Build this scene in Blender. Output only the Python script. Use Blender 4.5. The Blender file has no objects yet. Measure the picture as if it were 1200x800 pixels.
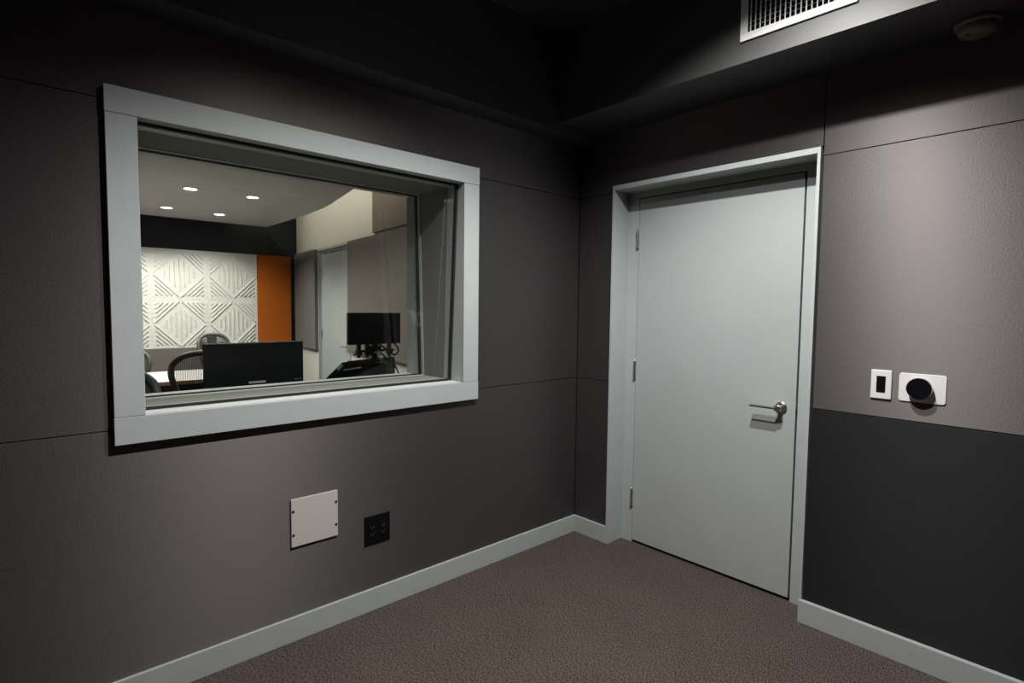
import bpy, bmesh, math, random
from mathutils import Vector, Matrix
random.seed(7)
COL = bpy.context.scene.collection
PI = math.pi

# ------------------------------------------------------------------ materials
def mat(name, color, rough=0.6, metal=0.0, sheen=0.0, spec=0.5, emit=None, estr=0.0):
    m = bpy.data.materials.new(name); m.use_nodes = True
    b = m.node_tree.nodes['Principled BSDF']
    b.inputs['Base Color'].default_value = (*color, 1)
    b.inputs['Roughness'].default_value = rough
    b.inputs['Metallic'].default_value = metal
    b.inputs['Specular IOR Level'].default_value = spec
    if sheen:
        b.inputs['Sheen Weight'].default_value = sheen
        b.inputs['Sheen Roughness'].default_value = 0.5
    if emit:
        b.inputs['Emission Color'].default_value = (*emit, 1)
        b.inputs['Emission Strength'].default_value = estr
    return m

def noise_mat(name, c1, c2, scale, rough=0.8, bump=0.0, detail=6.0, stretch=(1, 1, 1), rot=(0, 0, 0),
              lo=0.3, hi=0.7, sheen=0.0, spec=0.3, big=0.0, bdist=0.01):
    m = mat(name, c1, rough, sheen=sheen, spec=spec)
    nt = m.node_tree; N = nt.nodes; L = nt.links; b = N['Principled BSDF']
    tc = N.new('ShaderNodeTexCoord'); mp = N.new('ShaderNodeMapping')
    mp.inputs['Scale'].default_value = stretch; mp.inputs['Rotation'].default_value = rot
    L.new(tc.outputs['Object'], mp.inputs['Vector'])
    nz = N.new('ShaderNodeTexNoise'); nz.inputs['Scale'].default_value = scale
    nz.inputs['Detail'].default_value = detail; nz.inputs['Roughness'].default_value = 0.65
    L.new(mp.outputs['Vector'], nz.inputs['Vector'])
    rp = N.new('ShaderNodeValToRGB')
    rp.color_ramp.elements[0].position = lo; rp.color_ramp.elements[0].color = (*c1, 1)
    rp.color_ramp.elements[1].position = hi; rp.color_ramp.elements[1].color = (*c2, 1)
    L.new(nz.outputs['Fac'], rp.inputs['Fac'])
    out = rp.outputs['Color']
    if big:
        n2 = N.new('ShaderNodeTexNoise'); n2.inputs['Scale'].default_value = 3.0; n2.inputs['Detail'].default_value = 3
        L.new(tc.outputs['Object'], n2.inputs['Vector'])
        mr = N.new('ShaderNodeMapRange'); mr.inputs['From Min'].default_value = 0.3; mr.inputs['From Max'].default_value = 0.7
        mr.inputs['To Min'].default_value = 1 - big; mr.inputs['To Max'].default_value = 1 + big
        L.new(n2.outputs['Fac'], mr.inputs['Value'])
        mx = N.new('ShaderNodeMix'); mx.data_type = 'RGBA'; mx.blend_type = 'MULTIPLY'; mx.inputs['Factor'].default_value = 1
        L.new(out, mx.inputs['A']); L.new(mr.outputs['Result'], mx.inputs['B']); out = mx.outputs['Result']
    L.new(out, b.inputs['Base Color'])
    if bump:
        bp = N.new('ShaderNodeBump'); bp.inputs['Strength'].default_value = bump; bp.inputs['Distance'].default_value = bdist
        L.new(nz.outputs['Fac'], bp.inputs['Height']); L.new(bp.outputs['Normal'], b.inputs['Normal'])
    return m

def glass_mat():
    m = bpy.data.materials.new('window_glass'); m.use_nodes = True
    nt = m.node_tree; N = nt.nodes; L = nt.links; N.clear()
    o = N.new('ShaderNodeOutputMaterial'); mx = N.new('ShaderNodeMixShader')
    t = N.new('ShaderNodeBsdfTransparent'); t.inputs['Color'].default_value = (0.97, 0.985, 0.975, 1)
    g = N.new('ShaderNodeBsdfGlossy'); g.inputs['Roughness'].default_value = 0.0
    f = N.new('ShaderNodeFresnel'); f.inputs['IOR'].default_value = 1.45
    f.inputs['IOR'].default_value = 1.8
    ge = N.new('ShaderNodeNewGeometry'); iv = N.new('ShaderNodeMath'); iv.operation = 'SUBTRACT'; iv.inputs[0].default_value = 1.0
    ml = N.new('ShaderNodeMath'); ml.operation = 'MULTIPLY'
    L.new(ge.outputs['Backfacing'], iv.inputs[1]); L.new(iv.outputs[0], ml.inputs[0]); L.new(f.outputs['Fac'], ml.inputs[1])
    L.new(ml.outputs[0], mx.inputs['Fac']); L.new(t.outputs[0], mx.inputs[1]); L.new(g.outputs[0], mx.inputs[2])
    L.new(mx.outputs[0], o.inputs['Surface'])
    return m

def mesh_fabric_mat():
    m = bpy.data.materials.new('chair_mesh_weave'); m.use_nodes = True
    nt = m.node_tree; N = nt.nodes; L = nt.links
    b = N['Principled BSDF']; b.inputs['Base Color'].default_value = (0.045, 0.043, 0.04, 1); b.inputs['Roughness'].default_value = 0.6
    o = N['Material Output']; t = N.new('ShaderNodeBsdfTransparent'); mx = N.new('ShaderNodeMixShader')
    tc = N.new('ShaderNodeTexCoord'); wv = N.new('ShaderNodeTexWave')
    wv.bands_direction = 'X'; wv.inputs['Scale'].default_value = 28; wv.inputs['Distortion'].default_value = 0.4
    L.new(tc.outputs['Object'], wv.inputs['Vector'])
    mr = N.new('ShaderNodeMapRange'); mr.inputs['To Min'].default_value = 0.30; mr.inputs['To Max'].default_value = 0.78
    L.new(wv.outputs['Fac'], mr.inputs['Value']); L.new(mr.outputs['Result'], mx.inputs['Fac'])
    L.new(t.outputs[0], mx.inputs[1]); L.new(b.outputs[0], mx.inputs[2]); L.new(mx.outputs[0], o.inputs['Surface'])
    return m

M = {}
def woven(m, rough, aniso, spec, tint, ior=1.5):
    # horizontal yarns scatter the sheen up and down, hardly sideways
    N = m.node_tree.nodes; L = m.node_tree.links; b = N['Principled BSDF']
    b.inputs['Roughness'].default_value = rough; b.inputs['Anisotropic'].default_value = aniso
    b.inputs['Specular IOR Level'].default_value = spec; b.inputs['Specular Tint'].default_value = (*tint, 1)
    b.inputs['IOR'].default_value = ior
    c = N.new('ShaderNodeCombineXYZ'); c.inputs[2].default_value = 1.0
    L.new(c.outputs[0], b.inputs['Tangent'])
    return m
M['fabric'] = woven(noise_mat('grey_wall_fabric', (0.018, 0.0173, 0.0175), (0.043, 0.041, 0.0415), 150, 0.6, 0.22, 4, big=0.05, bdist=0.002), .60, .86, 1.0, (1.0, .90, .89), 1.62)
M['fabric_dark'] = woven(noise_mat('charcoal_wall_fabric', (0.008, 0.0083, 0.009), (0.0165, 0.017, 0.018), 150, 0.6, 0.2, 4, big=0.05, bdist=0.002), .7, .85, .22, (.95, .97, 1.0))
M['seam'] = mat('dark_seam', (0.02, 0.02, 0.02), 0.9)
M['soffit'] = noise_mat('black_ceiling_paint', (0.030, 0.030, 0.030), (0.038, 0.0375, 0.037), 40, 0.55, 0.1, 5, spec=1.0, bdist=0.002)
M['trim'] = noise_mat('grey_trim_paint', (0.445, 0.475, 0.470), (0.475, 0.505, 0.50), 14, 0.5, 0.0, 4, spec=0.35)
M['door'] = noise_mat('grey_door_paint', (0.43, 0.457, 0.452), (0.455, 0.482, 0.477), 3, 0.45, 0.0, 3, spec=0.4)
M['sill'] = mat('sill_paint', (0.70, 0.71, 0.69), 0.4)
M['gasket'] = mat('black_gasket', (0.008, 0.008, 0.008), 0.7)
M['infill'] = noise_mat('window_infill_fabric', (0.19, 0.182, 0.16), (0.32, 0.31, 0.28), 200, 0.9, 0.2, 4, bdist=0.002)
M['glass'] = glass_mat()
M['carpet'] = noise_mat('brown_grey_carpet', (0.011, 0.0088, 0.0078), (0.195, 0.155, 0.136), 118, 0.95, 0.25, 4, stretch=(1.0, 2.0, 1), rot=(0, 0, math.radians(-25)), lo=0.38, hi=0.66, sheen=0.0, spec=0.1, big=0.08, bdist=0.004)
M['white'] = mat('white_plastic', (0.80, 0.79, 0.78), 0.4)
M['offwhite'] = mat('ivory_painted_metal', (0.60, 0.555, 0.525), 0.5)
M['black'] = mat('black_plastic', (0.010, 0.010, 0.011), 0.5, spec=0.25)
M['blackgloss'] = mat('black_glossy_plastic', (0.006, 0.006, 0.008), 0.15, spec=0.3)
M['outlet'] = mat('matt_black_plate', (0.004, 0.004, 0.0045), 0.6, spec=0.12)
M['slot'] = mat('dull_contact', (0.10, 0.10, 0.10), 0.5)
M['screen'] = mat('dark_screen', (0.010, 0.010, 0.012), 0.3, spec=0.2)
M['metal'] = mat('brushed_nickel', (0.62, 0.58, 0.5), 0.28, 1.0)
M['steel'] = mat('steel', (0.55, 0.55, 0.55), 0.3, 1.0)
M['hole'] = mat('dark_void', (0.004, 0.004, 0.004), 0.9)
M['detector'] = mat('detector_plastic', (0.17, 0.165, 0.155), 0.5)
M['paintwhite'] = noise_mat('warm_white_wall_paint', (0.70, 0.665, 0.60), (0.73, 0.695, 0.63), 10, 0.7, 0.0)
M['cloud'] = noise_mat('white_ceiling_paint', (0.60, 0.58, 0.57), (0.63, 0.61, 0.60), 10, 0.8, 0.0)
M['navy'] = mat('dark_navy_paint', (0.010, 0.012, 0.018), 0.7)
M['tile'] = mat('white_carved_plaster', (0.84, 0.82, 0.78), 0.6)
M['orange'] = noise_mat('orange_fabric', (0.46, 0.10, 0.006), (0.56, 0.135, 0.010), 120, 0.85, 0.15, 4, bdist=0.002)
M['panelgrey'] = noise_mat('taupe_panel_fabric', (0.145, 0.130, 0.119), (0.205, 0.186, 0.171), 150, 0.9, 0.2, 4, bdist=0.002)
M['brownpanel'] = noise_mat('brown_panel_fabric', (0.17, 0.14, 0.115), (0.22, 0.185, 0.155), 150, 0.9, 0.2, 4, bdist=0.002)
M['desktop'] = mat('white_laminate', (0.80, 0.78, 0.75), 0.4)
M['wood'] = mat('oak_edge', (0.42, 0.25, 0.13), 0.5)
M['chairframe'] = mat('graphite_plastic', (0.085, 0.082, 0.077), 0.42)
M['chairmesh'] = mesh_fabric_mat()
M['silver'] = mat('silver_print', (0.5, 0.5, 0.48), 0.4)
M['red'] = mat('red_print', (0.4, 0.02, 0.02), 0.5)
M['lamp'] = mat('lamp_lens', (1, 1, 1), 0.5, emit=(1.0, 0.93, 0.82), estr=14.0)
M['lamp2'] = mat('booth_lamp_lens', (1, 1, 1), 0.5, emit=(1.0, 0.97, 0.93), estr=14.0)

# ------------------------------------------------------------------ mesh helpers
class MB:
    def __init__(self): self.bm = bmesh.new()
    def box(self, x0, x1, y0, y1, z0, z1, bev=0.0, seg=2):
        c = [(x, y, z) for x in sorted((x0, x1)) for y in sorted((y0, y1)) for z in sorted((z0, z1))]
        return self.hexa(c, bev, seg)
    def hexa(self, c, bev=0.0, seg=2):
        # corner order: x-major, then y, then z
        bm = bmesh.new()
        v = [bm.verts.new(p) for p in c]
        for f in ((0, 1, 3, 2), (4, 6, 7, 5), (0, 4, 5, 1), (2, 3, 7, 6), (0, 2, 6, 4), (1, 5, 7, 3)):
            bm.faces.new([v[i] for i in f])
        bmesh.ops.recalc_face_normals(bm, faces=bm.faces)
        if bev:
            bmesh.ops.bevel(bm, geom=list(bm.edges), offset=bev, segments=seg, profile=0.5, affect='EDGES')
        return self._add(bm)
    def _add(self, bm, mtx=None):
        me = bpy.data.meshes.new('tmp'); bm.to_mesh(me); bm.free()
        if mtx is not None: me.transform(mtx)
        self.bm.from_mesh(me); bpy.data.meshes.remove(me); return self
    def prism(self, pts, d0, d1, axis='y', bev=0.0):
        # polygon in the plane normal to axis, extruded from d0 to d1
        bm = bmesh.new()
        def P(p, d): return {'x': (d, p[0], p[1]), 'y': (p[0], d, p[1]), 'z': (p[0], p[1], d)}[axis]
        a = [bm.verts.new(P(p, d0)) for p in pts]; b = [bm.verts.new(P(p, d1)) for p in pts]
        n = len(pts)
        bm.faces.new(a); bm.faces.new(list(reversed(b)))
        for i in range(n): bm.faces.new([a[i], b[i], b[(i + 1) % n], a[(i + 1) % n]])
        bmesh.ops.recalc_face_normals(bm, faces=bm.faces)
        if bev: bmesh.ops.bevel(bm, geom=list(bm.edges), offset=bev, segments=2, profile=0.5, affect='EDGES')
        return self._add(bm)
    def lathe(self, prof, n=32, axis='z', at=(0, 0, 0), ring=False):
        # prof: list of (radius, height), closed at the ends
        bm = bmesh.new(); rings = []
        for r, h in prof:
            rings.append([bm.verts.new((r * math.cos(2 * PI * k / n), r * math.sin(2 * PI * k / n), h)) for k in range(n)])
        for a, b in zip(rings, rings[1:]):
            for k in range(n): bm.faces.new([a[k], a[(k + 1) % n], b[(k + 1) % n], b[k]])
        if ring:
            for k in range(n): bm.faces.new([rings[-1][k], rings[-1][(k + 1) % n], rings[0][(k + 1) % n], rings[0][k]])
        else:
            bm.faces.new(list(reversed(rings[0]))); bm.faces.new(rings[-1])
        bmesh.ops.recalc_face_normals(bm, faces=bm.faces)
        R = {'z': Matrix.Identity(4), 'x': Matrix.Rotation(PI / 2, 4, 'Y'), '-x': Matrix.Rotation(-PI / 2, 4, 'Y'),
             'y': Matrix.Rotation(-PI / 2, 4, 'X'), '-y': Matrix.Rotation(PI / 2, 4, 'X'), '-z': Matrix.Rotation(PI, 4, 'X')}[axis]
        return self._add(bm, Matrix.Translation(at) @ R)
    def tube(self, pts, r, n=10, closed=False, flat=1.0):
        pts = [Vector(p) for p in pts]; m = len(pts)
        rr = r if isinstance(r, (list, tuple)) else [r] * m
        bm = bmesh.new(); rings = []; up = None
        for i, p in enumerate(pts):
            if closed: t = pts[(i + 1) % m] - pts[i - 1]
            else: t = pts[min(i + 1, m - 1)] - pts[max(i - 1, 0)]
            t.normalize()
            if up is None:
                up = Vector((0, 0, 1)) if abs(t.z) < 0.9 else Vector((0, 1, 0))
            up = (up - t * up.dot(t)).normalized(); s = t.cross(up)
            rings.append([bm.verts.new(p + (up * math.cos(a) + s * math.sin(a) * flat) * rr[i]) for a in [2 * PI * k / n for k in range(n)]])
        rng = range(m) if closed else range(m - 1)
        for i in rng:
            a, b = rings[i], rings[(i + 1) % m]
            for k in range(n): bm.faces.new([a[k], a[(k + 1) % n], b[(k + 1) % n], b[k]])
        if not closed:
            bm.faces.new(list(reversed(rings[0]))); bm.faces.new(rings[-1])
        bmesh.ops.recalc_face_normals(bm, faces=bm.faces)
        return self._add(bm)
    def build(self, name, m, parent=None, smooth=False, origin=None):
        me = bpy.data.meshes.new(name); self.bm.to_mesh(me); self.bm.free()
        o = bpy.data.objects.new(name, me); COL.objects.link(o)
        me.materials.append(m)
        if smooth:
            for p in me.polygons: p.use_smooth = True
            me.set_sharp_from_angle(angle=math.radians(40))
        if parent is not None:
            o.parent = parent
        if origin is not None:
            me.transform(Matrix.Translation(-Vector(origin))); o.location = origin
        return o

def tag(o, label, cat, group=None, kind=None):
    o['label'] = label; o['category'] = cat
    if group: o['group'] = group
    if kind: o['kind'] = kind
    return o
def empty(name, loc=(0, 0, 0), rz=0.0):
    o = bpy.data.objects.new(name, None); COL.objects.link(o); o.empty_display_size = 0.05
    o.location = loc; o.rotation_euler = (0, 0, rz); return o
def copy_tree(o, parent=None):
    c = o.copy(); COL.objects.link(c); c.parent = parent
    for ch in list(o.children): copy_tree(ch, c)
    return c
def S(o, label, cat): return tag(o, label, cat, kind='structure')

# ------------------------------------------------------------------ dimensions (metres); window wall at y=0, door wall at x=0
XW, YS = -3.55, -3.35                 # far ends of the booth behind the camera
ZC, ZS, ZSL = 2.861, 2.404, 2.361     # ceiling, soffit undersides
DR, DL = 0.350, 0.150                 # soffit depths
SL, SU = 0.969, 2.060                 # fabric panel seams
FX0, FX1, FZ0, FZ1 = -2.3558, -0.8072, 0.9216, 2.1003
IX0, IX1, IZ0, IZ1 = -2.2663, -0.9028, 1.0147, 2.0145
WT = 0.50                             # window wall thickness
DY0, DY1, DZ1 = -0.2551, -1.3573, 2.0983
REC = 0.128
G = 0.0015

# ------------------------------------------------------------------ booth shell
S(MB().box(XW - .2, .0, YS - .2, .02, -.1, 0).box(0, .35, DY1 + .01, DY0 - .01, -.1, 0).build('floor', M['carpet']), 'brown-grey loop carpet floor of the dark booth', 'floor')
S(MB().box(XW - .2, .35, YS - .2, .02, ZC, ZC + .1).build('ceiling', M['soffit']), 'black painted ceiling of the booth above the soffits', 'ceiling')
VY0, VY1, VZ0, VZ1 = -1.570, -1.159, 2.493, 2.714
S(MB().box(-DR, .03, YS, -DL, ZS, VZ0).box(-DR, .03, YS, -DL, VZ1, ZC).box(-DR, .03, YS, VY0, VZ0, VZ1).box(-DR, .03, VY1, -DL, VZ0, VZ1).box(-DR + .03, .03, VY0, VY1, VZ0, VZ1).build('trim_1', M['soffit']), 'black soffit above the door carrying the white air vent', 'soffit')
S(MB().box(XW, .03, -DL, .0, ZSL, ZC).build('trim_2', M['soffit']), 'black soffit running above the studio window', 'soffit')

# window wall: core + fabric panels
w = MB()
w.box(XW - .2, IX0 - .012, .032, WT, 0, 3.0).box(IX1 + .012, -.1, .032, WT, 0, 3.0)
w.box(IX0 - .012, IX1 + .012, .032, WT, 0, IZ0 - .012).box(IX0 - .012, IX1 + .012, .032, WT, IZ1 + .012, 3.0)
w.box(-.1, .03, .032, .2, 0, 3.0)
wn = S(w.build('wall_north', M['seam']), 'grey fabric-panelled wall holding the studio window', 'wall')
b = .002
MB().box(XW, -G, 0, .032, 0, SL - G, b).build('lower_fabric', M['fabric'], wn)
MB().box(XW, IX0 - .01, 0, .032, SL + G, SU - G, b).box(IX1 + .01, -G, 0, .032, SL + G, SU - G, b) \
    .box(IX0 - .01, IX1 + .01, 0, .032, SL + G, IZ0 - .012).box(IX0 - .01, IX1 + .01, 0, .032, IZ1 + .012, SU - G).build('middle_fabric', M['fabric'], wn)
MB().box(XW, -G, 0, .032, SU + G, ZSL, b).build('upper_fabric', M['fabric'], wn)

# door wall
w = MB()
w.box(.032, .22, DY0 - .002, .03, 0, 3.0).box(.032, .22, YS - .2, DY1 + .002, 0, 3.0).box(.032, .22, DY1 + .002, DY0 - .002, DZ1 - .002, 3.0)
we = S(w.build('wall_east', M['seam']), 'grey fabric-panelled wall holding the grey door', 'wall')
VS = -1.3640
MB().box(0, .032, DY0 + .001, -.002, 0, SL - G, b).build('corner_fabric', M['fabric'], we)
MB().box(0, .032, DY0 + .001, -.002, SL + G, SU - G, b).build('corner_fabric', M['fabric'], we)
MB().box(0, .032, VS + G, -.002, DZ1 + .003, ZS, b).box(0, .032, DY0 + .001, -.002, SU + G, DZ1 + .003, b).build('upper_fabric', M['fabric'], we)
o = MB().box(0, .032, YS, VS - G, 0, SL - G, b).build('lower_fabric', M['fabric_dark'], we); o['label'] = 'darker charcoal lower fabric'
MB().box(0, .032, YS, VS - G, SL + G, SU - G, b).build('middle_fabric', M['fabric'], we)
MB().box(0, .032, YS, VS - G, SU + G, ZS, b).build('upper_fabric', M['fabric'], we)
# walls behind the camera
S(MB().box(XW - .2, .03, YS - .2, YS, 0, 3.0).build('wall_south', M['fabric_dark']), 'charcoal fabric wall behind the viewer', 'wall')
S(MB().box(XW - .2, XW, YS, .03, 0, 3.0).build('wall_west', M['fabric_dark']), 'charcoal fabric wall at the far end of the booth', 'wall')

# baseboards
BH, BT = 0.1027, 0.014
S(MB().box(XW, 0, -BT, 0, 0, BH, .002).build('baseboard_north', M['trim']), 'grey painted baseboard under the studio window wall', 'baseboard')
S(MB().box(-BT, 0, DY0 + .0005, -BT, 0, BH, .002).build('baseboard_corner', M['trim']), 'short grey baseboard between the room corner and the door', 'baseboard')
S(MB().box(-BT - .008, 0, YS, DY1 + .010, 0, BH, .002).build('baseboard_east', M['trim']), 'grey baseboard under the charcoal panel beside the door', 'baseboard')

# ------------------------------------------------------------------ studio window
win = empty('window_1', (-1.5845, 0, IZ0)); S(win, 'double-glazed studio window with a wide grey casing looking into the control room', 'window')
wl = win.location.copy()
def wb(mb, name, m, smooth=False, parent=win):
    bmesh.ops.translate(mb.bm, verts=mb.bm.verts, vec=-wl)
    return mb.build(name, m, parent, smooth)
T = -.028
wb(MB().box(FX0, FX1, T, 0, IZ1, FZ1, .0015), 'casing_board', M['trim'])
wb(MB().box(FX0, FX1, T, 0, FZ0, IZ0, .0015), 'casing_board', M['trim'])
wb(MB().box(FX0 + .001, IX0, T + .001, 0, IZ0 + .001, IZ1 - .001, .0015), 'casing_board', M['trim'])
wb(MB().box(IX1, FX1 - .001, T + .001, 0, IZ0 + .001, IZ1 - .001, .0015), 'casing_board', M['trim'])
# lining of the opening
wb(MB().box(IX0 - .012, IX0, 0, WT + .012, IZ0, IZ1), 'jamb_lining', M['trim'])
wb(MB().box(IX1, IX1 + .012, 0, WT + .012, IZ0, IZ1), 'jamb_lining', M['trim'])
wb(MB().box(IX0 - .012, IX1 + .012, 0, WT + .012, IZ1, IZ1 + .012), 'head_lining', M['trim'])
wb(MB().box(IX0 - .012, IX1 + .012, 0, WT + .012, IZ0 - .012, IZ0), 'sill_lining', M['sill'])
# pane planes: y at bottom / top
NB, NT_, FB, FT = .088, .034, .366, .412
def ring(y0b, y1b, y0t, y1t, h):
    """four strips standing h proud of the lining, y-range given at the bottom and the top"""
    mb = MB(); e = .0
    mb.box(IX0, IX1, y0b, y1b, IZ0, IZ0 + h); mb.box(IX0, IX1, y0t, y1t, IZ1 - h, IZ1)
    zb, zt = IZ0 + h, IZ1 - h
    for xa, xb in ((IX0, IX0 + h), (IX1 - h, IX1)):
        mb.hexa([(xa, y0b, zb), (xa, y0t, zt), (xa, y1b, zb), (xa, y1t, zt), (xb, y0b, zb), (xb, y0t, zt), (xb, y1b, zb), (xb, y1t, zt)])
    return mb
wb(ring(NB - .010, NB + .010, NT_ - .010, NT_ + .010, .010), 'gasket', M['gasket'])
wb(ring(FB - .010, FB + .010, FT - .010, FT + .010, .010), 'gasket', M['gasket'])
wb(ring(NB + .016, NB + .050, NT_ + .016, NT_ + .075, .006), 'glazing_bead', M['trim'])
wb(ring(FB - .040, FB - .016, FT - .040, FT - .016, .006), 'glazing_bead', M['trim'])
o = wb(ring(NB + .058, FB - .046, NT_ + .085, FT - .046, .004), 'infill_fabric', M['infill']); o['label'] = 'taupe fabric lining between the two panes'
for yb, yt in ((NB, NT_), (FB, FT)):
    h = .005
    za, zb = IZ0 + .002, IZ1 - .002; xa, xb = IX0 + .002, IX1 - .002
    mb = MB().hexa([(xa, yb - h, za), (xa, yt - h, zb), (xa, yb + h, za), (xa, yt + h, zb), (xb, yb - h, za), (xb, yt - h, zb), (xb, yb + h, za), (xb, yt + h, zb)])
    wb(mb, 'pane', M['glass'])

# ------------------------------------------------------------------ booth door
LY0, LY1, LZ1 = -.345, -1.247, 2.032
def make_door(name, loc, rz, label, REC=REC, LY0=LY0, LY1=LY1):
    """door in local coords: x = depth (0 at the front of the trim plane), y = along the wall, opening DY0..DY1"""
    d = empty(name, loc, rz); S(d, label, 'door')
    c = .0135; ct = .026
    t = MB()
    t.box(-.012, REC + .03, DY0 - c, DY0, 0, DZ1, .001).box(-.012, REC + .03, DY1, DY1 + c, 0, DZ1, .001).box(-.012, REC + .03, DY1 + c, DY0 - c, DZ1 - ct, DZ1, .001)
    t.build('door_casing', M['trim'], d)
    f = MB(); a = .003
    f.box(REC, REC + .09, LY0 + a, DY0 - c, 0, DZ1 - c, .001).box(REC, REC + .09, DY1 + c, LY1 - a - .006, 0, DZ1 - c, .001).box(REC, REC + .09, LY1 - a - .006, LY0 + a, LZ1 + a + .003, DZ1 - ct, .001)
    f.build('door_frame', M['trim'], d)
    g = MB().box(REC + .03, REC + .085, LY1 - .0095, LY1 + .02, 0, LZ1 + .003).box(REC + .03, REC + .085, LY0 - .02, LY0 + .004, 0, LZ1 + .003) \
        .box(REC + .03, REC + .085, LY1 - .01, LY0, LZ1 - .02, LZ1 + .007).box(REC + .012, REC + .085, LY1, LY0, .001, .03)
    g.build('seal', M['gasket'], d)
    MB().box(REC, REC + .045, LY1, LY0, .017, LZ1, .0015).build('door_leaf', M['door'], d)
    for hz in (1.80, 1.038, .277):
        h = MB()
        for k in range(3): h.lathe([(.0075, 0), (.009, .001), (.009, .033), (.0075, .034)], 14, 'z', (REC - .009, LY0 + .002, hz - .051 + .0345 * k))
        h.lathe([(.004, 0), (.0065, .004), (.004, .008)], 12, 'z', (REC - .009, LY0 + .002, hz + .0525))
        ho = h.build('hinge', M['steel'], d, True); ho['label'] = 'steel hinge'
    hy, hz = LY1 + .064, .934
    hd = MB().lathe([(.026, 0), (.027, .002), (.027, .008), (.024, .011), (.014, .013)], 32, '-x', (REC + .001, hy, hz)).build('rose', M['metal'], d, True)
    l = MB().tube([(REC, hy, hz), (REC - .03, hy, hz), (REC - .052, hy, hz)], [.0105, .0105, .0125], 20)
    l.lathe([(.0105, 0), (.0165, .004), (.0175, .010), (.0165, .018), (.012, .021)], 24, '-x', (REC - .036, hy, hz))
    l.box(REC - .068, REC - .046, hy + .005, hy + .128, hz - .005, hz + .005, .002)
    l.build('lever', M['metal'], hd, True)
    MB().box(REC + .002, REC + .02, LY1 - .0045, LY1 - .0005, hz - .012, hz + .012, .001).build('latch', M['steel'], d)
    return d
door = make_door('door_1', (0, 0, 0), 0, 'flush grey painted door with a metal lever in a deep grey frame')

# ------------------------------------------------------------------ fittings on the booth walls
t = empty('access_panel', (-1.6705, 0, .399)); tag(t, 'square ivory cover plate with four dark screws low on the window wall', 'access panel')
px, pz = .1005, .1
MB().box(-px, px, -.009, .0008, 0, .2, .0012).build('cover_plate', M['offwhite'], t)
for sx in (-1, 1):
    for sz in (.05, .15):
        MB().lathe([(.0045, 0), (.0055, .001), (.005, .003), (.002, .004)], 16, '-y', (sx * (px - .008), -.008, sz)).build('screw', M['black'], t, True)
t = empty('outlet_plate', (-1.377, 0, .309)); tag(t, 'black two-gang outlet plate low on the wall right of the ivory cover plate', 'outlet')
MB().box(-.064, .064, -.006, 0, 0, .132, .0015).build('plate', M['outlet'], t)
for sx in (-.028, .028):
    r = MB().box(sx - .0165, sx + .0165, -.0085, -.005, .032, .1, .001).build('receptacle', M['outlet'], t)
    for zz in (.05, .082):
        MB().box(sx - .008, sx - .0055, -.0092, -.008, zz - .004, zz + .004).box(sx + .0055, sx + .008, -.0092, -.008, zz - .004, zz + .004).lathe([(.0022, 0), (.0022, .001)], 10, '-y', (sx, -.0082, zz - .009)).build('slot', M['slot'], r)

t = empty('wall_switch', (0, -1.620, 1.046)); tag(t, 'white light switch plate with a black rocker beside the door', 'light switch')
MB().prism([(-.0362, -.0005), (.0362, -.0005), (.0362, .1165), (-.0362, .1165)], -.008, 0, 'x', .003).build('plate', M['white'], t)
MB().box(-.0105, -.007, -.0158, .0158, .027, .092, .001).build('rocker', M['blackgloss'], t)
t = empty('thermostat', (0, -1.7555, 1.047)); tag(t, 'round black thermostat dial on a wide white backplate beside the light switch', 'thermostat')
def rrect(y0, y1, z0, z1, r, n=6):
    pts = []
    for cx, cy, a0 in ((y1 - r, z1 - r, 0), (y0 + r, z1 - r, 90), (y0 + r, z0 + r, 180), (y1 - r, z0 + r, 270)):
        for k in range(n + 1):
            a = math.radians(a0 + 90 * k / n); pts.append((cx + r * math.cos(a), cy + r * math.sin(a)))
    return pts
MB().prism(rrect(-.0755, .0755, .0, .111, .010), -.005, .0008, 'x', .0012).build('backplate', M['white'], t)
dl = MB().lathe([(.030, 0), (.034, .004), (.040, .012), (.0415, .024), (.0418, .029), (.0405, .0312)], 48, '-x', (-.005, .004, .056)).build('dial', M['steel'], t, True)
MB().lathe([(.0402, 0), (.0400, .0012), (.030, .0022), (.002, .0026)], 48, '-x', (-.0358, .004, .056)).build('glass_face', M['blackgloss'], dl, True)

# ceiling-side fittings
t = empty('air_vent', (-DR, -1.3645, 2.486)); tag(t, 'white air vent grille on the black soffit face', 'vent')
vw, vh, fb = .2125, .235, .030
f = MB().box(-.009, 0, -vw, vw, 0, fb, .0015).box(-.009, 0, -vw, vw, vh - fb, vh, .0015).box(-.009, 0, -vw, -vw + fb, fb, vh - fb, .0015).box(-.009, 0, vw - fb, vw, fb, vh - fb, .0015)
f.build('frame', M['white'], t)
v = MB(); n = 19; pitch = (2 * vw - 2 * fb) / n
for k in range(n):
    y = -vw + fb + pitch * (k + .5)
    v.prism([(-.006, y - .0042), (-.005, y + .0010), (.006, y + .0034), (.006, y - .0002)], fb - .001, vh - fb + .001, 'z')
v.build('vertical_slats', M['white'], t)
h = MB(); n2 = 9; p2 = (vh - 2 * fb) / n2
for k in range(n2):
    z = fb + p2 * (k + .5); h.prism([(.007, z - .0028), (.009, z - .0034), (.020, z + .0016), (.018, z + .0026)], -vw + fb, vw - fb, 'y')
h.build('horizontal_slats', M['white'], t)
MB().box(.022, .026, -vw + .01, vw - .01, .01, vh - .01).build('duct_backing', M['hole'], t)

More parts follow.
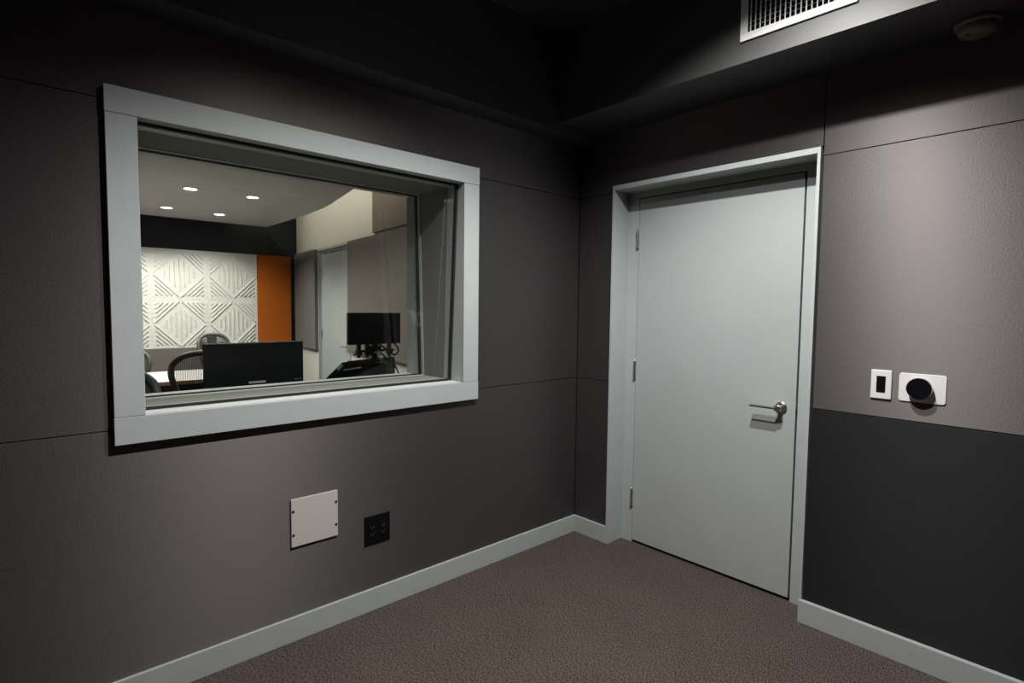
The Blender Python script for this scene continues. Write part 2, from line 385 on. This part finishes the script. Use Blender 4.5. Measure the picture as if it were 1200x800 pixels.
t = empty('smoke_detector', (-.085, -1.872, ZS)); tag(t, 'round smoke detector under the dark soffit near the right corner', 'smoke detector')
MB().lathe([(.064, 0), (.068, .003), (.068, .012), (.064, .016)], 40, '-z').build('base', M['detector'], t, True)
MB().lathe([(.056, 0), (.057, .014), (.050, .026), (.040, .030), (.010, .031)], 40, '-z', (0, 0, -.016)).build('sensor_cover', M['detector'], t, True)
MB().lathe([(.006, 0), (.006, .0025)], 12, '-z', (-.028, .022, -.0455)).build('test_button', M['black'], t, True)

# booth ceiling lamps
BL = [(-1.01, -1.42), (-1.54, -1.42)]
def add_area(name, loc, size, energy, color, spread=180):
    l = bpy.data.lights.new(name, 'AREA'); l.shape = 'DISK'; l.size = size; l.energy = energy; l.color = color
    l.spread = math.radians(spread)
    o = bpy.data.objects.new(name, l); COL.objects.link(o); o.location = loc; return o
def add_spot(name, loc, radius, energy, color, size, blend):
    l = bpy.data.lights.new(name, 'SPOT'); l.shadow_soft_size = radius; l.energy = energy; l.color = color
    l.spot_size = math.radians(size); l.spot_blend = blend
    o = bpy.data.objects.new(name, l); COL.objects.link(o); o.location = loc; return o
lab = ['recessed booth ceiling lamp nearest the door', 'recessed booth ceiling lamp farther from the door']
BE = [172, 146]
for i, (x, y) in enumerate(BL):
    t = empty('downlight', (x, y, ZC)); tag(t, lab[i], 'ceiling lamp', 'booth ceiling lamps')
    MB().lathe([(.044, -.004), (.066, -.004), (.066, 0), (.044, 0)], 32, ring=True).build('trim_ring', M['white'], t, True)
    MB().lathe([(.043, -.002), (.043, 0)], 32).build('lens', M['lamp2'], t)
    add_spot('booth_lamp', (x, y, ZC - .012), .03, BE[i], (1.0, .985, .965), 140, .55)

# ------------------------------------------------------------------ control room shell
YF = 5.52
WA = Vector((0.002, 1.936, 0)); WD = Vector((.1, .995, 0)).normalized(); WN = Vector((-WD.y, WD.x, 0))   # WN points into the room
WANG = math.atan2(WD.y, WD.x) - PI / 2
def wp(s, off): return WA + WD * s + WN * off     # s along the wall (y ~ 1.936+s), off into the room from panel face
def wallbox(mb, s0, s1, o0, o1, z0, z1, bev=0):
    c = []
    for o_ in (o0, o1):
        for s in (s0, s1):
            for z in (z0, z1):
                p = wp(s, o_); c.append((p.x, p.y, z))
    return mb.hexa(c, bev)
XL = -4.6
S(MB().box(XL, .9, WT, YF, -.1, 0).build('floor_control_room', M['carpet']), 'carpet floor of the control room behind the window', 'floor')
S(MB().box(XL, .9, YF, YF + .15, 0, 2.85).build('wall_control_room_far', M['navy']), 'far control room wall, dark navy above the white carved tiles', 'wall')
S(MB().box(XL - .15, XL, WT, YF, 0, 2.85).build('wall_control_room_west', M['paintwhite']), 'white side wall of the control room', 'wall')
S(MB().box(XL, .9, WT, YF + .15, 2.75, 2.9).build('ceiling_control_room', M['navy']), 'dark upper ceiling of the control room', 'ceiling')
# side wall with the door opening: door frame spans s from y 3.46 to 4.56
PO = -.05                                            # painted face of the wall lies 5 cm behind the panel faces
SD0, SD1 = 1.545, 2.645
mb = MB()
wallbox(mb, -1.46, SD0, PO - .30, PO, 0, 2.8); wallbox(mb, SD1, 3.60, PO - .30, PO, 0, 2.8); wallbox(mb, SD0, SD1, PO - .30, PO, 2.098, 2.8)
S(mb.build('wall_control_room_east', M['paintwhite']), 'warm white control room wall with the second grey door', 'wall')
# white ceiling cloud, curved edge towards the side wall
edge = [(-.046, 5.34), (-.050, 4.8), (-.063, 4.35), (-.085, 3.85), (-.119, 3.436), (-.165, 3.12), (-.218, 2.878), (-.319, 2.371), (-.43, 1.9), (-.60, 1.3), (-.75, .70)]
S(MB().prism([(XL, .70), (XL, 5.34)] + edge, 2.411, 2.44, 'z').build('ceiling_cloud', M['cloud']), 'white suspended ceiling of the control room with a curved edge', 'ceiling')

# control-room door: same build, mounted in the side wall
ang = WANG
p = wp((SD0 + SD1) / 2, PO)
# local x (depth) must point away from the room, local y along +wall direction
door2 = make_door('door_2', (0, 0, 0), 0, 'second grey door seen through the window in the control room side wall', .028, DY0 - .045, DY1 + .045)
mid = (DY0 + DY1) / 2
mR = Matrix.Rotation(ang, 4, 'Z')
off = mR @ Vector((0, mid, 0))
door2.rotation_euler = (0, 0, ang)
door2.location = (p.x - off.x, p.y - off.y, 0)

# panels on the side wall
def panel(name, s0, s1, z0, z1, m, label, cat='acoustic panel', group=None, o0=PO, o1=0.0, frame=False):
    c = wp((s0 + s1) / 2, o0)
    e = empty(name, (c.x, c.y, z0), ang)
    L_ = (s1 - s0) / 2
    d = o1 - o0
    MB().box(-d, -.001, -L_, L_, 0, z1 - z0, .006).build('fabric', m, e)
    tag(e, label, cat, group); return e
ZPB = .845
panel('acoustic_panel', -1.40, 1.515, .885, 2.093, M['panelgrey'], 'wide taupe fabric panel on the control room wall in front of the grey door', group='control room wall panels')
e = panel('acoustic_panel', SD1 + .02, 3.54, .835, 2.095, M['panelgrey'], 'narrow taupe fabric panel between the orange panel and the grey door', group='control room wall panels')
panel('acoustic_panel', -1.40, .87, 2.12, 2.74, M['brownpanel'], 'brown upper fabric panel above the wide taupe panel', group='control room wall panels', o1=-.02)
# far wall
def fpanel(name, x0, x1, z0, z1, m, label, th=.04):
    e = empty(name, ((x0 + x1) / 2, YF, z0)); L_ = (x1 - x0) / 2
    MB().box(-L_, L_, -th, -.001, 0, z1 - z0, .004).build('fabric', m, e); tag(e, label, 'acoustic panel', 'control room wall panels'); return e
fpanel('acoustic_panel', -.118, .315, .868, 2.058, M['orange'], 'tall orange fabric panel in the far corner of the control room')
fpanel('acoustic_panel', XL + .01, .34, .001, .852, M['panelgrey'], 'low taupe fabric panel under the white carved tiles')

# carved white tiles, 2 rows x 3 columns in view
TS = .600
def tile_mesh():
    mb = MB(); s = TS - .0004; h = s / 2
    mb.box(-h, h, -.020, -.001, 0, s)
    y0, y1 = -.020 - .013, -.0195; R = h * .955; w_ = .0042
    for k in range(-3, 4):                       # upright ribs inside the diamond
        x = k * .052; hh = R - .085 - abs(x)
        mb.box(x - w_, x + w_, y0, y1, h - hh, h + hh)
    for sx in (-1, 1):                           # slanting ribs: the diamond's edges and lines parallel to them in the corners
        for sz in (-1, 1):
            for k in range(6):
                d = R + k * .052; mg = .030 if k == 0 else .042
                top = h - mg
                if d - top > top - .02: break
                lo_, q = max(d - top, 0.0), w_ * .7071
                a, bb = (top if d - top > 0 else d, lo_), (lo_, top if d - top > 0 else d)
                mb.prism([(sx * (a[0] - q), h + sz * (a[1] - q)), (sx * (a[0] + q), h + sz * (a[1] + q)), (sx * (bb[0] + q), h + sz * (bb[1] + q)), (sx * (bb[0] - q), h + sz * (bb[1] - q))], y0, y1, 'y')
    return mb
rows = {0: 'lower', 1: 'upper'}
proto = None
TX1 = -.125
for r in (0, 1):
    for c in range(3):
        x = TX1 - TS * (c + .5); z = .858 + TS * r
        if proto is None:
            proto = tile_mesh().build('carved_tile', M['tile']); o = proto
        else:
            o = proto.copy(); COL.objects.link(o)
        o.location = (x, YF, z)
        place = ['touching the orange panel', 'middle one of its row', 'cut by the window frame'][c]
        tag(o, 'white carved wall tile, %s row, %s' % (rows[r], place), 'wall tile', 'white carved wall tiles')

# control room downlights
spots = [(-1.368, 3.333, 'away from the tiles and from the door'), (-.844, 3.340, 'away from the tiles, nearer the door'),
         (-1.315, 4.599, 'by the carved tiles, farther from the door'), (-.786, 4.668, 'by the carved tiles and the orange panel')]
proto = None
for x, y, s in spots:
    if proto is None:
        t = proto = empty('downlight', (x, y, 2.411))
        MB().lathe([(.050, -.003), (.074, -.004), (.074, 0), (.050, 0)], 32, ring=True).build('trim_ring', M['white'], t, True)
        MB().lathe([(.052, -.0025), (.052, 0)], 32).build('lens', M['lamp'], t)
    else:
        t = copy_tree(proto); t.location = (x, y, 2.411)
    tag(t, 'round downlight in the white ceiling, ' + s, 'ceiling lamp', 'control room downlights')
CW = (1.0, .955, .885)
for x, y, e in [(-1.368, 3.333, 48), (-.844, 3.34, 40), (-1.315, 4.599, 64), (-.786, 4.668, 56), (-1.4, 2.05, 34), (-.88, 2.05, 28), (-1.9, 3.3, 48), (-1.87, 4.6, 54), (-2.42, 4.6, 54)]:  # the pair nearest the window is unseen, added as fill light
    add_spot('control_lamp', (x, y, 2.395), .045, e, CW, 146, .5)
# strip light above the cloud washing the upper wall
l = bpy.data.lights.new('cove_strip', 'AREA'); l.shape = 'RECTANGLE'; l.size = .04; l.size_y = 3.4; l.energy = 10; l.color = (1.0, .90, .76)
o = bpy.data.objects.new('cove_strip', l); COL.objects.link(o); o.location = (-.30, 3.6, 2.71); o.rotation_euler = (0, math.radians(-52), 0)

# ------------------------------------------------------------------ control room furniture
def desk(name, x0, x1, y0, y1, zt, label, edge=True, legs='black'):
    d = empty(name, ((x0 + x1) / 2, (y0 + y1) / 2, 0)); a, b_ = (x1 - x0) / 2, (y1 - y0) / 2
    tag(d, label, 'desk')
    MB().box(-a, a, -b_, b_, zt - .004, zt, .001).build('worktop', M['desktop'], d)
    MB().box(-a, a, -b_, b_, zt - .032, zt - .004, .001).build('edge_band', M['wood'], d)
    for sx in (-1, 1):
        for sy in (-1, 1):
            MB().box(sx * (a - .04) - .025, sx * (a - .04) + .025, sy * (b_ - .05) - .025, sy * (b_ - .05) + .025, 0, zt - .032, .003).build('leg', M['black'], d)
    MB().box(-a + .06, a - .06, -.012, .012, .30, zt - .032, .003).build('modesty_panel', M['black'], d)
    return d
desk('meeting_desk', -3.2, -.95, 3.14, 3.98, .74, 'white-topped desk with a wood edge in front of the carved tiles')
desk('workstation_desk', -1.96, -1.22, .64, 1.30, .74, 'desk close behind the window glass under the wide monitor')
desk('console_desk', -1.05, -.20, 1.42, 1.98, .74, 'desk under the black mixing console')

def chair_outline(n=56):
    # closed loop of the back frame in (x, z): wide rounded shoulders, narrower waist
    pts = []
    ctrl = [(0, 1.045), (.10, 1.042), (.18, 1.022), (.235, .975), (.252, .915), (.243, .85), (.216, .775), (.180, .69), (.152, .60), (.125, .53), (.07, .503), (0, .498)]
    full = ctrl + [(-x, z) for x, z in reversed(ctrl[1:-1])]
    m = len(full)
    for i in range(m):
        p0, p1, p2, p3 = [Vector((*full[(i + k) % m], 0)) for k in (-1, 0, 1, 2)]
        for j in range(4):
            t = j / 4
            q = .5 * ((2 * p1) + (-p0 + p2) * t + (2 * p0 - 5 * p1 + 4 * p2 - p3) * t * t + (-p0 + 3 * p1 - 3 * p2 + p3) * t ** 3)
            pts.append((q.x, q.y))
    return pts
def back_y(x, z):           # curved and reclined back surface (chair faces +y, back near y=-0.22)
    return -.235 - .10 * ((z - .5) / .55) - .045 * (1 - (x / .26) ** 2) + .03 * math.sin(PI * (z - .5) / .55)
def make_chair(drop=0.0, narrow=1.0, lumbar=False, weave=None):
    ch = empty('office_chair')
    out = [(x * narrow, z) for x, z in chair_outline()]
    fr = MB().tube([(x, back_y(x, z), z) for x, z in out], .021, 12, True).build('back_frame', M['chairframe'], ch, True)
    # mesh surface filling the frame, as a thin sheet of real thickness
    bm = bmesh.new(); N_ = 14
    def sheet(off):
        rows_ = []
        zs = [.505 + (1.04 - .505) * k / 22 for k in range(23)]
        for z in zs:
            xs = [x for (x, zz), (x2, z2) in zip(out, out[1:] + out[:1]) if (zz - z) * (z2 - z) <= 0 and zz != z2]
            w_ = max([abs(x) for x in xs] or [.02]) 
            rows_.append([bm.verts.new((w_ * (2 * k / N_ - 1), back_y(w_ * (2 * k / N_ - 1), z) + off, z)) for k in range(N_ + 1)])
        for a, b_ in zip(rows_, rows_[1:]):
            for k in range(N_): bm.faces.new([a[k], a[k + 1], b_[k + 1], b_[k]])
    sheet(0.0)
    mb = MB(); mb._add(bm); mb.build('back_mesh', weave or M['chairmesh'], ch, True)
    sp = MB().box(-.048, .048, -.40, -.375, .45, .62, .01)
    cs = [(-.045, .0, .62), ]
    sp.hexa([(-.045, back_y(0, .60) - .05, .60), (-.052, back_y(0, 1.02) - .045, 1.02), (-.045, back_y(0, .60) - .022, .60), (-.052, back_y(0, 1.02) - .018, 1.02),
             (.045, back_y(0, .60) - .05, .60), (.052, back_y(0, 1.02) - .045, 1.02), (.045, back_y(0, .60) - .022, .60), (.052, back_y(0, 1.02) - .018, 1.02)], .006)
    sp.build('back_spine', M['chairframe'], ch, True)
    lu = MB()
    for s in (-1, 1) if lumbar else ():
        lu.tube([(s * .04, back_y(.04, .90) - .03, .90), (s * .09, back_y(.10, .96) - .02, .955), (s * .125, back_y(.125, .94) - .02, .94), (s * .135, back_y(.135, .88) - .02, .88)], [.030, .024, .018, .012], 10)
    if lumbar: lu.build('lumbar_support', M['chairframe'], ch, True)
    else: lu.bm.free()
    # seat
    se = MB()
    se.tube([(.23 * math.copysign(abs(math.cos(a)) ** .55, math.cos(a)), .03 + .235 * math.copysign(abs(math.sin(a)) ** .55, math.sin(a)), .475 - .02 * (math.sin(a) > .8)) for a in [2 * PI * k / 40 for k in range(40)]], .022, 10, True)
    se.build('seat_frame', M['chairframe'], ch, True)
    MB().prism([(.22 * math.copysign(abs(math.cos(a)) ** .55, math.cos(a)), .03 + .225 * math.copysign(abs(math.sin(a)) ** .55, math.sin(a))) for a in [2 * PI * k / 40 for k in range(40)]], .468, .478, 'z').build('seat_mesh', M['chairmesh'], ch)
    for s in (-1, 1):
        a_ = MB().tube([(s * .20, -.30, .50), (s * .275, -.26, .55), (s * .29, -.18, .64), (s * .285, -.12, .665)], [.018, .02, .018, .015], 10)
        ar = a_.build('arm_support', M['chairframe'], ch, True)
        MB().prism(rrect(s * .285 - .045, s * .285 + .045, -.16, .12, .035), .665, .69, 'z', .006).build('arm_pad', M['black'], ar, True)
    MB().box(-.09, .09, -.12, .12, .385 - drop * 0, .452, .02).tube([(0, -.10, .42), (0, -.30, .44), (0, -.385, .50)], [.03, .028, .026], 12).build('tilt_mechanism', M['chairframe'], ch, True)
    MB().lathe([(.030, .09 + drop), (.030, .25 + drop), (.018, .25 + drop), (.018, .40)], 20).build('gas_column', M['chairframe'], ch, True)
    ba = MB()
    for k in range(5):
        a = 2 * PI * k / 5 + .3
        c_, s_ = math.cos(a), math.sin(a)
        ba.tube([(0, 0, .115 + drop), (c_ * .12, s_ * .12, .105 + drop), (c_ * .29, s_ * .29, .075 + drop)], [.03, .024, .017], 10)
    ba.build('star_base', M['chairframe'], ch, True)
    for k in range(5):
        a = 2 * PI * k / 5 + .3
        c_, s_ = math.cos(a) * .29, math.sin(a) * .29
        ca = MB()
        for dx in (-.016, .016):
            ca.lathe([(.026, 0), (.029, .003), (.029, .013), (.026, .016)], 18, 'x', (c_ + dx - .008, s_, .029 + drop))
        ca.tube([(c_, s_, .03 + drop), (c_, s_, .08 + drop)], .008, 8)
        ca.build('caster', M['black'], ch, True)
    return ch
c1 = make_chair()
c1.location = (-1.495, 2.60, 0); tag(c1, 'grey mesh office chair partly behind the wide black monitor', 'office chair', 'mesh office chairs')
c2 = make_chair(0, .64, True); c2.location = (-.835, 4.42, 0); c2.rotation_euler = (0, 0, PI + .05)
tag(c2, 'office chair whose back stands against the white carved tiles', 'office chair', 'mesh office chairs')
c4 = make_chair(0, 1.0, False, M['chairframe']); c4.location = (-2.32, .93, -.0); c4.rotation_euler = (0, 0, PI - .15)
tag(c4, 'dark office chair back cut by the window frame just behind the glass', 'office chair', 'mesh office chairs')
c3 = make_chair(.13)
c3.location = (-1.86, 4.30, -.13); c3.rotation_euler = (0, 0, PI - .35)
tag(c3, 'low office chair at the back of the white desk, cut by the window frame', 'office chair', 'mesh office chairs')

# wide monitor close to the window
t = empty('monitor', (-1.605, .92, .74)); tag(t, 'wide black monitor standing just behind the window glass', 'monitor')
zb, zt = .20, .452
hw = .257
MB().box(-hw, hw, -.012, .022, zb - .02, zt, .004).prism([(-hw * .7, zb + .03), (hw * .7, zb + .03), (hw * .6, zt - .05), (-hw * .6, zt - .05)], .02, .045, 'y', .006).build('housing', M['black'], t, True)
MB().box(-hw + .008, hw - .008, -.0135, -.011, zb + .012, zt - .008).build('screen', M['screen'], t)
MB().box(-.043, .046, -.0150, -.0120, zb + .030, zb + .041).build('maker_plate', M['silver'], t)
mbn = MB()
for k in range(3): mbn.box(hw - .05 + k * .013, hw - .044 + k * .013, -.0148, -.0120, zb + .0355, zb + .0385)
mbn.build('button', M['silver'], t)
MB().box(-.03, .03, .045, .065, .01, .34, .005).box(-.05, .05, .03, .06, .28, .38, .004).build('stand_neck', M['black'], t, True)
MB().prism(rrect(-.12, .12, -.05, .12, .03), 0, .012, 'z', .003).build('stand_foot', M['black'], t, True)

# smaller monitor on its pole above the mixing console
t = empty('monitor', (-.372, 1.87, .74)); tag(t, 'smaller black monitor on a pole with hanging cables above the console', 'monitor')
z0, z1 = .345, .602
MB().box(-.237, .237, -.012, .018, z0, z1, .004).build('housing', M['black'], t, True)
MB().box(-.229, .229, -.0135, -.011, z0 + .01, z1 - .008).build('screen', M['screen'], t)
MB().box(-.025, .025, -.02, .02, 0, z0 + .10, .004).box(-.05, .05, -.025, .03, z0 - .095, z0 - .015, .005).build('pole', M['black'], t, True)
MB().box(.012, .030, -.032, -.020, .135, .30, .002).build('pole_cover', M['trim'], t)
cb = MB().box(-.165, .17, -.018, .012, z0 - .062, z0 - .045, .003)
for x in (-.145, -.07, .13):
    cb.box(x - .022, x + .022, -.03, .02, z0 - .085, z0 - .045, .004).box(x - .014, x + .014, -.02, .015, z0 - .05, z0 + .02, .003)
    cb.lathe([(.012, 0), (.014, .004), (.014, .02), (.012, .024)], 16, '-z', (x, -.005, z0 - .082))
cb.build('crossbar', M['black'], t, True)
cc = MB()
def cable(mb, pts, r=.007):
    P = [Vector(p) for p in pts]; out_ = []
    for i in range(len(P) - 1):
        p0, p1, p2, p3 = P[max(i - 1, 0)], P[i], P[i + 1], P[min(i + 2, len(P) - 1)]
        for j in range(6):
            u = j / 6
            out_.append(.5 * ((2 * p1) + (-p0 + p2) * u + (2 * p0 - 5 * p1 + 4 * p2 - p3) * u * u + (-p0 + 3 * p1 - 3 * p2 + p3) * u ** 3))
    out_.append(P[-1]); mb.tube(out_, r, 8)
for pts in ([(.155, .0, z0 + .02), (.195, -.03, z0 - .03), (.20, -.03, z0 - .075), (.165, -.025, z0 - .095), (.13, -.01, z0 - .07)],
            [(.03, 0, z0 + .01), (.09, -.03, z0 - .05), (.15, -.03, z0 - .15), (.20, -.03, z0 - .24), (.232, -.03, z0 - .33), (.25, -.03, .02)],
            [(.00, 0, z0 - .02), (.06, -.03, z0 - .09), (.115, -.03, z0 - .17), (.15, -.03, z0 - .23), (.16, .02, .10)],
            [(-.09, 0, z0 + .01), (-.02, -.035, z0 - .035), (.08, -.035, z0 - .045), (.14, -.01, z0 + .01)]):
    cm = MB(); cable(cm, pts); cm.build('cable', M['black'], t, True)

# mixing console: sloping black surface on its desk
FL, FR, NL, NR = Vector((-.774, 1.62, .98)), Vector((-.225, 1.80, .98)), Vector((-.952, 1.585, .845)), Vector((-.40, 1.50, .845))
t = empty('mixing_console', (-.60, 1.65, .74)); tag(t, 'black sloping mixing console on the desk below the smaller monitor', 'mixing console')
off_ = Vector((-.60, 1.65, .74))
c = []
zbot = 0.0
def rel(v, z=None):
    q = v - off_; return (q.x, q.y, q.z if z is None else z)
c = [rel(NL, 0), rel(NL), rel(FL, 0), rel(FL), rel(NR, 0), rel(NR), rel(FR, 0), rel(FR)]
MB().hexa(c, .006).build('console_body', M['black'], t)
nrm = (FR - FL).cross(NL - FL).normalized()
if nrm.z < 0: nrm = -nrm
def strip(a0, b0, a1, b1, w_, name, m):
    # bar lying on the sloping top from (a0,b0) to (a1,b1); a along the far edge, b from far to near
    def Q(a, b_): return (FL + (FR - FL) * a) * (1 - b_) + (NL + (NR - NL) * a) * b_
    p0, p1 = Q(a0, b0), Q(a1, b1); dr = (p1 - p0).normalized(); sd = nrm.cross(dr) * w_
    cc_ = []
    for e_ in (p0, p1):
        for s_ in (-1, 1):
            for h_ in (-.004, .008):
                q = e_ + sd * s_ + nrm * h_ - off_; cc_.append(tuple(q))
    MB().hexa(cc_).build(name, m, t)
strip(.06, .16, .06, .42, .010, 'end_trim', M['trim'])
strip(.16, .45, .42, .40, .004, 'fader_strip', M['silver'])
strip(.12, .08, .90, .08, .012, 'meter_bridge', M['blackgloss'])

# ------------------------------------------------------------------ world, camera, view
wd = bpy.data.worlds.new('world'); bpy.context.scene.world = wd; wd.use_nodes = True
wd.node_tree.nodes['Background'].inputs['Color'].default_value = (0, 0, 0, 1)
wd.node_tree.nodes['Background'].inputs['Strength'].default_value = 0
yaw, pitch, roll = [math.radians(a) for a in (47.636825, -3.492272, .634005)]
f = Vector((math.cos(pitch) * math.cos(yaw), math.cos(pitch) * math.sin(yaw), math.sin(pitch)))
rt = Vector((math.sin(yaw), -math.cos(yaw), 0)); up = rt.cross(f)
rt2 = rt * math.cos(roll) + up * math.sin(roll); up2 = -rt * math.sin(roll) + up * math.cos(roll)
cam = bpy.data.cameras.new('camera'); co = bpy.data.objects.new('camera', cam); COL.objects.link(co)
m3 = Matrix((rt2, up2, -f)).transposed()
co.matrix_world = Matrix.Translation((-2.61145, -2.26274, 1.39680)) @ m3.to_4x4()
cam.sensor_fit = 'HORIZONTAL'; cam.sensor_width = 36; cam.lens = 651.3006 / 1200 * 36
cam.clip_start = .02; cam.clip_end = 50
sc = bpy.context.scene; sc.camera = co
vs = sc.view_settings; vs.view_transform = 'Standard'; vs.look = 'None'; vs.gamma = 1; vs.use_curve_mapping = False
vs.exposure = 0.0
sc.cycles.use_denoising = True
sc.cycles.max_bounces = 10; sc.cycles.diffuse_bounces = 1; sc.cycles.transparent_max_bounces = 16
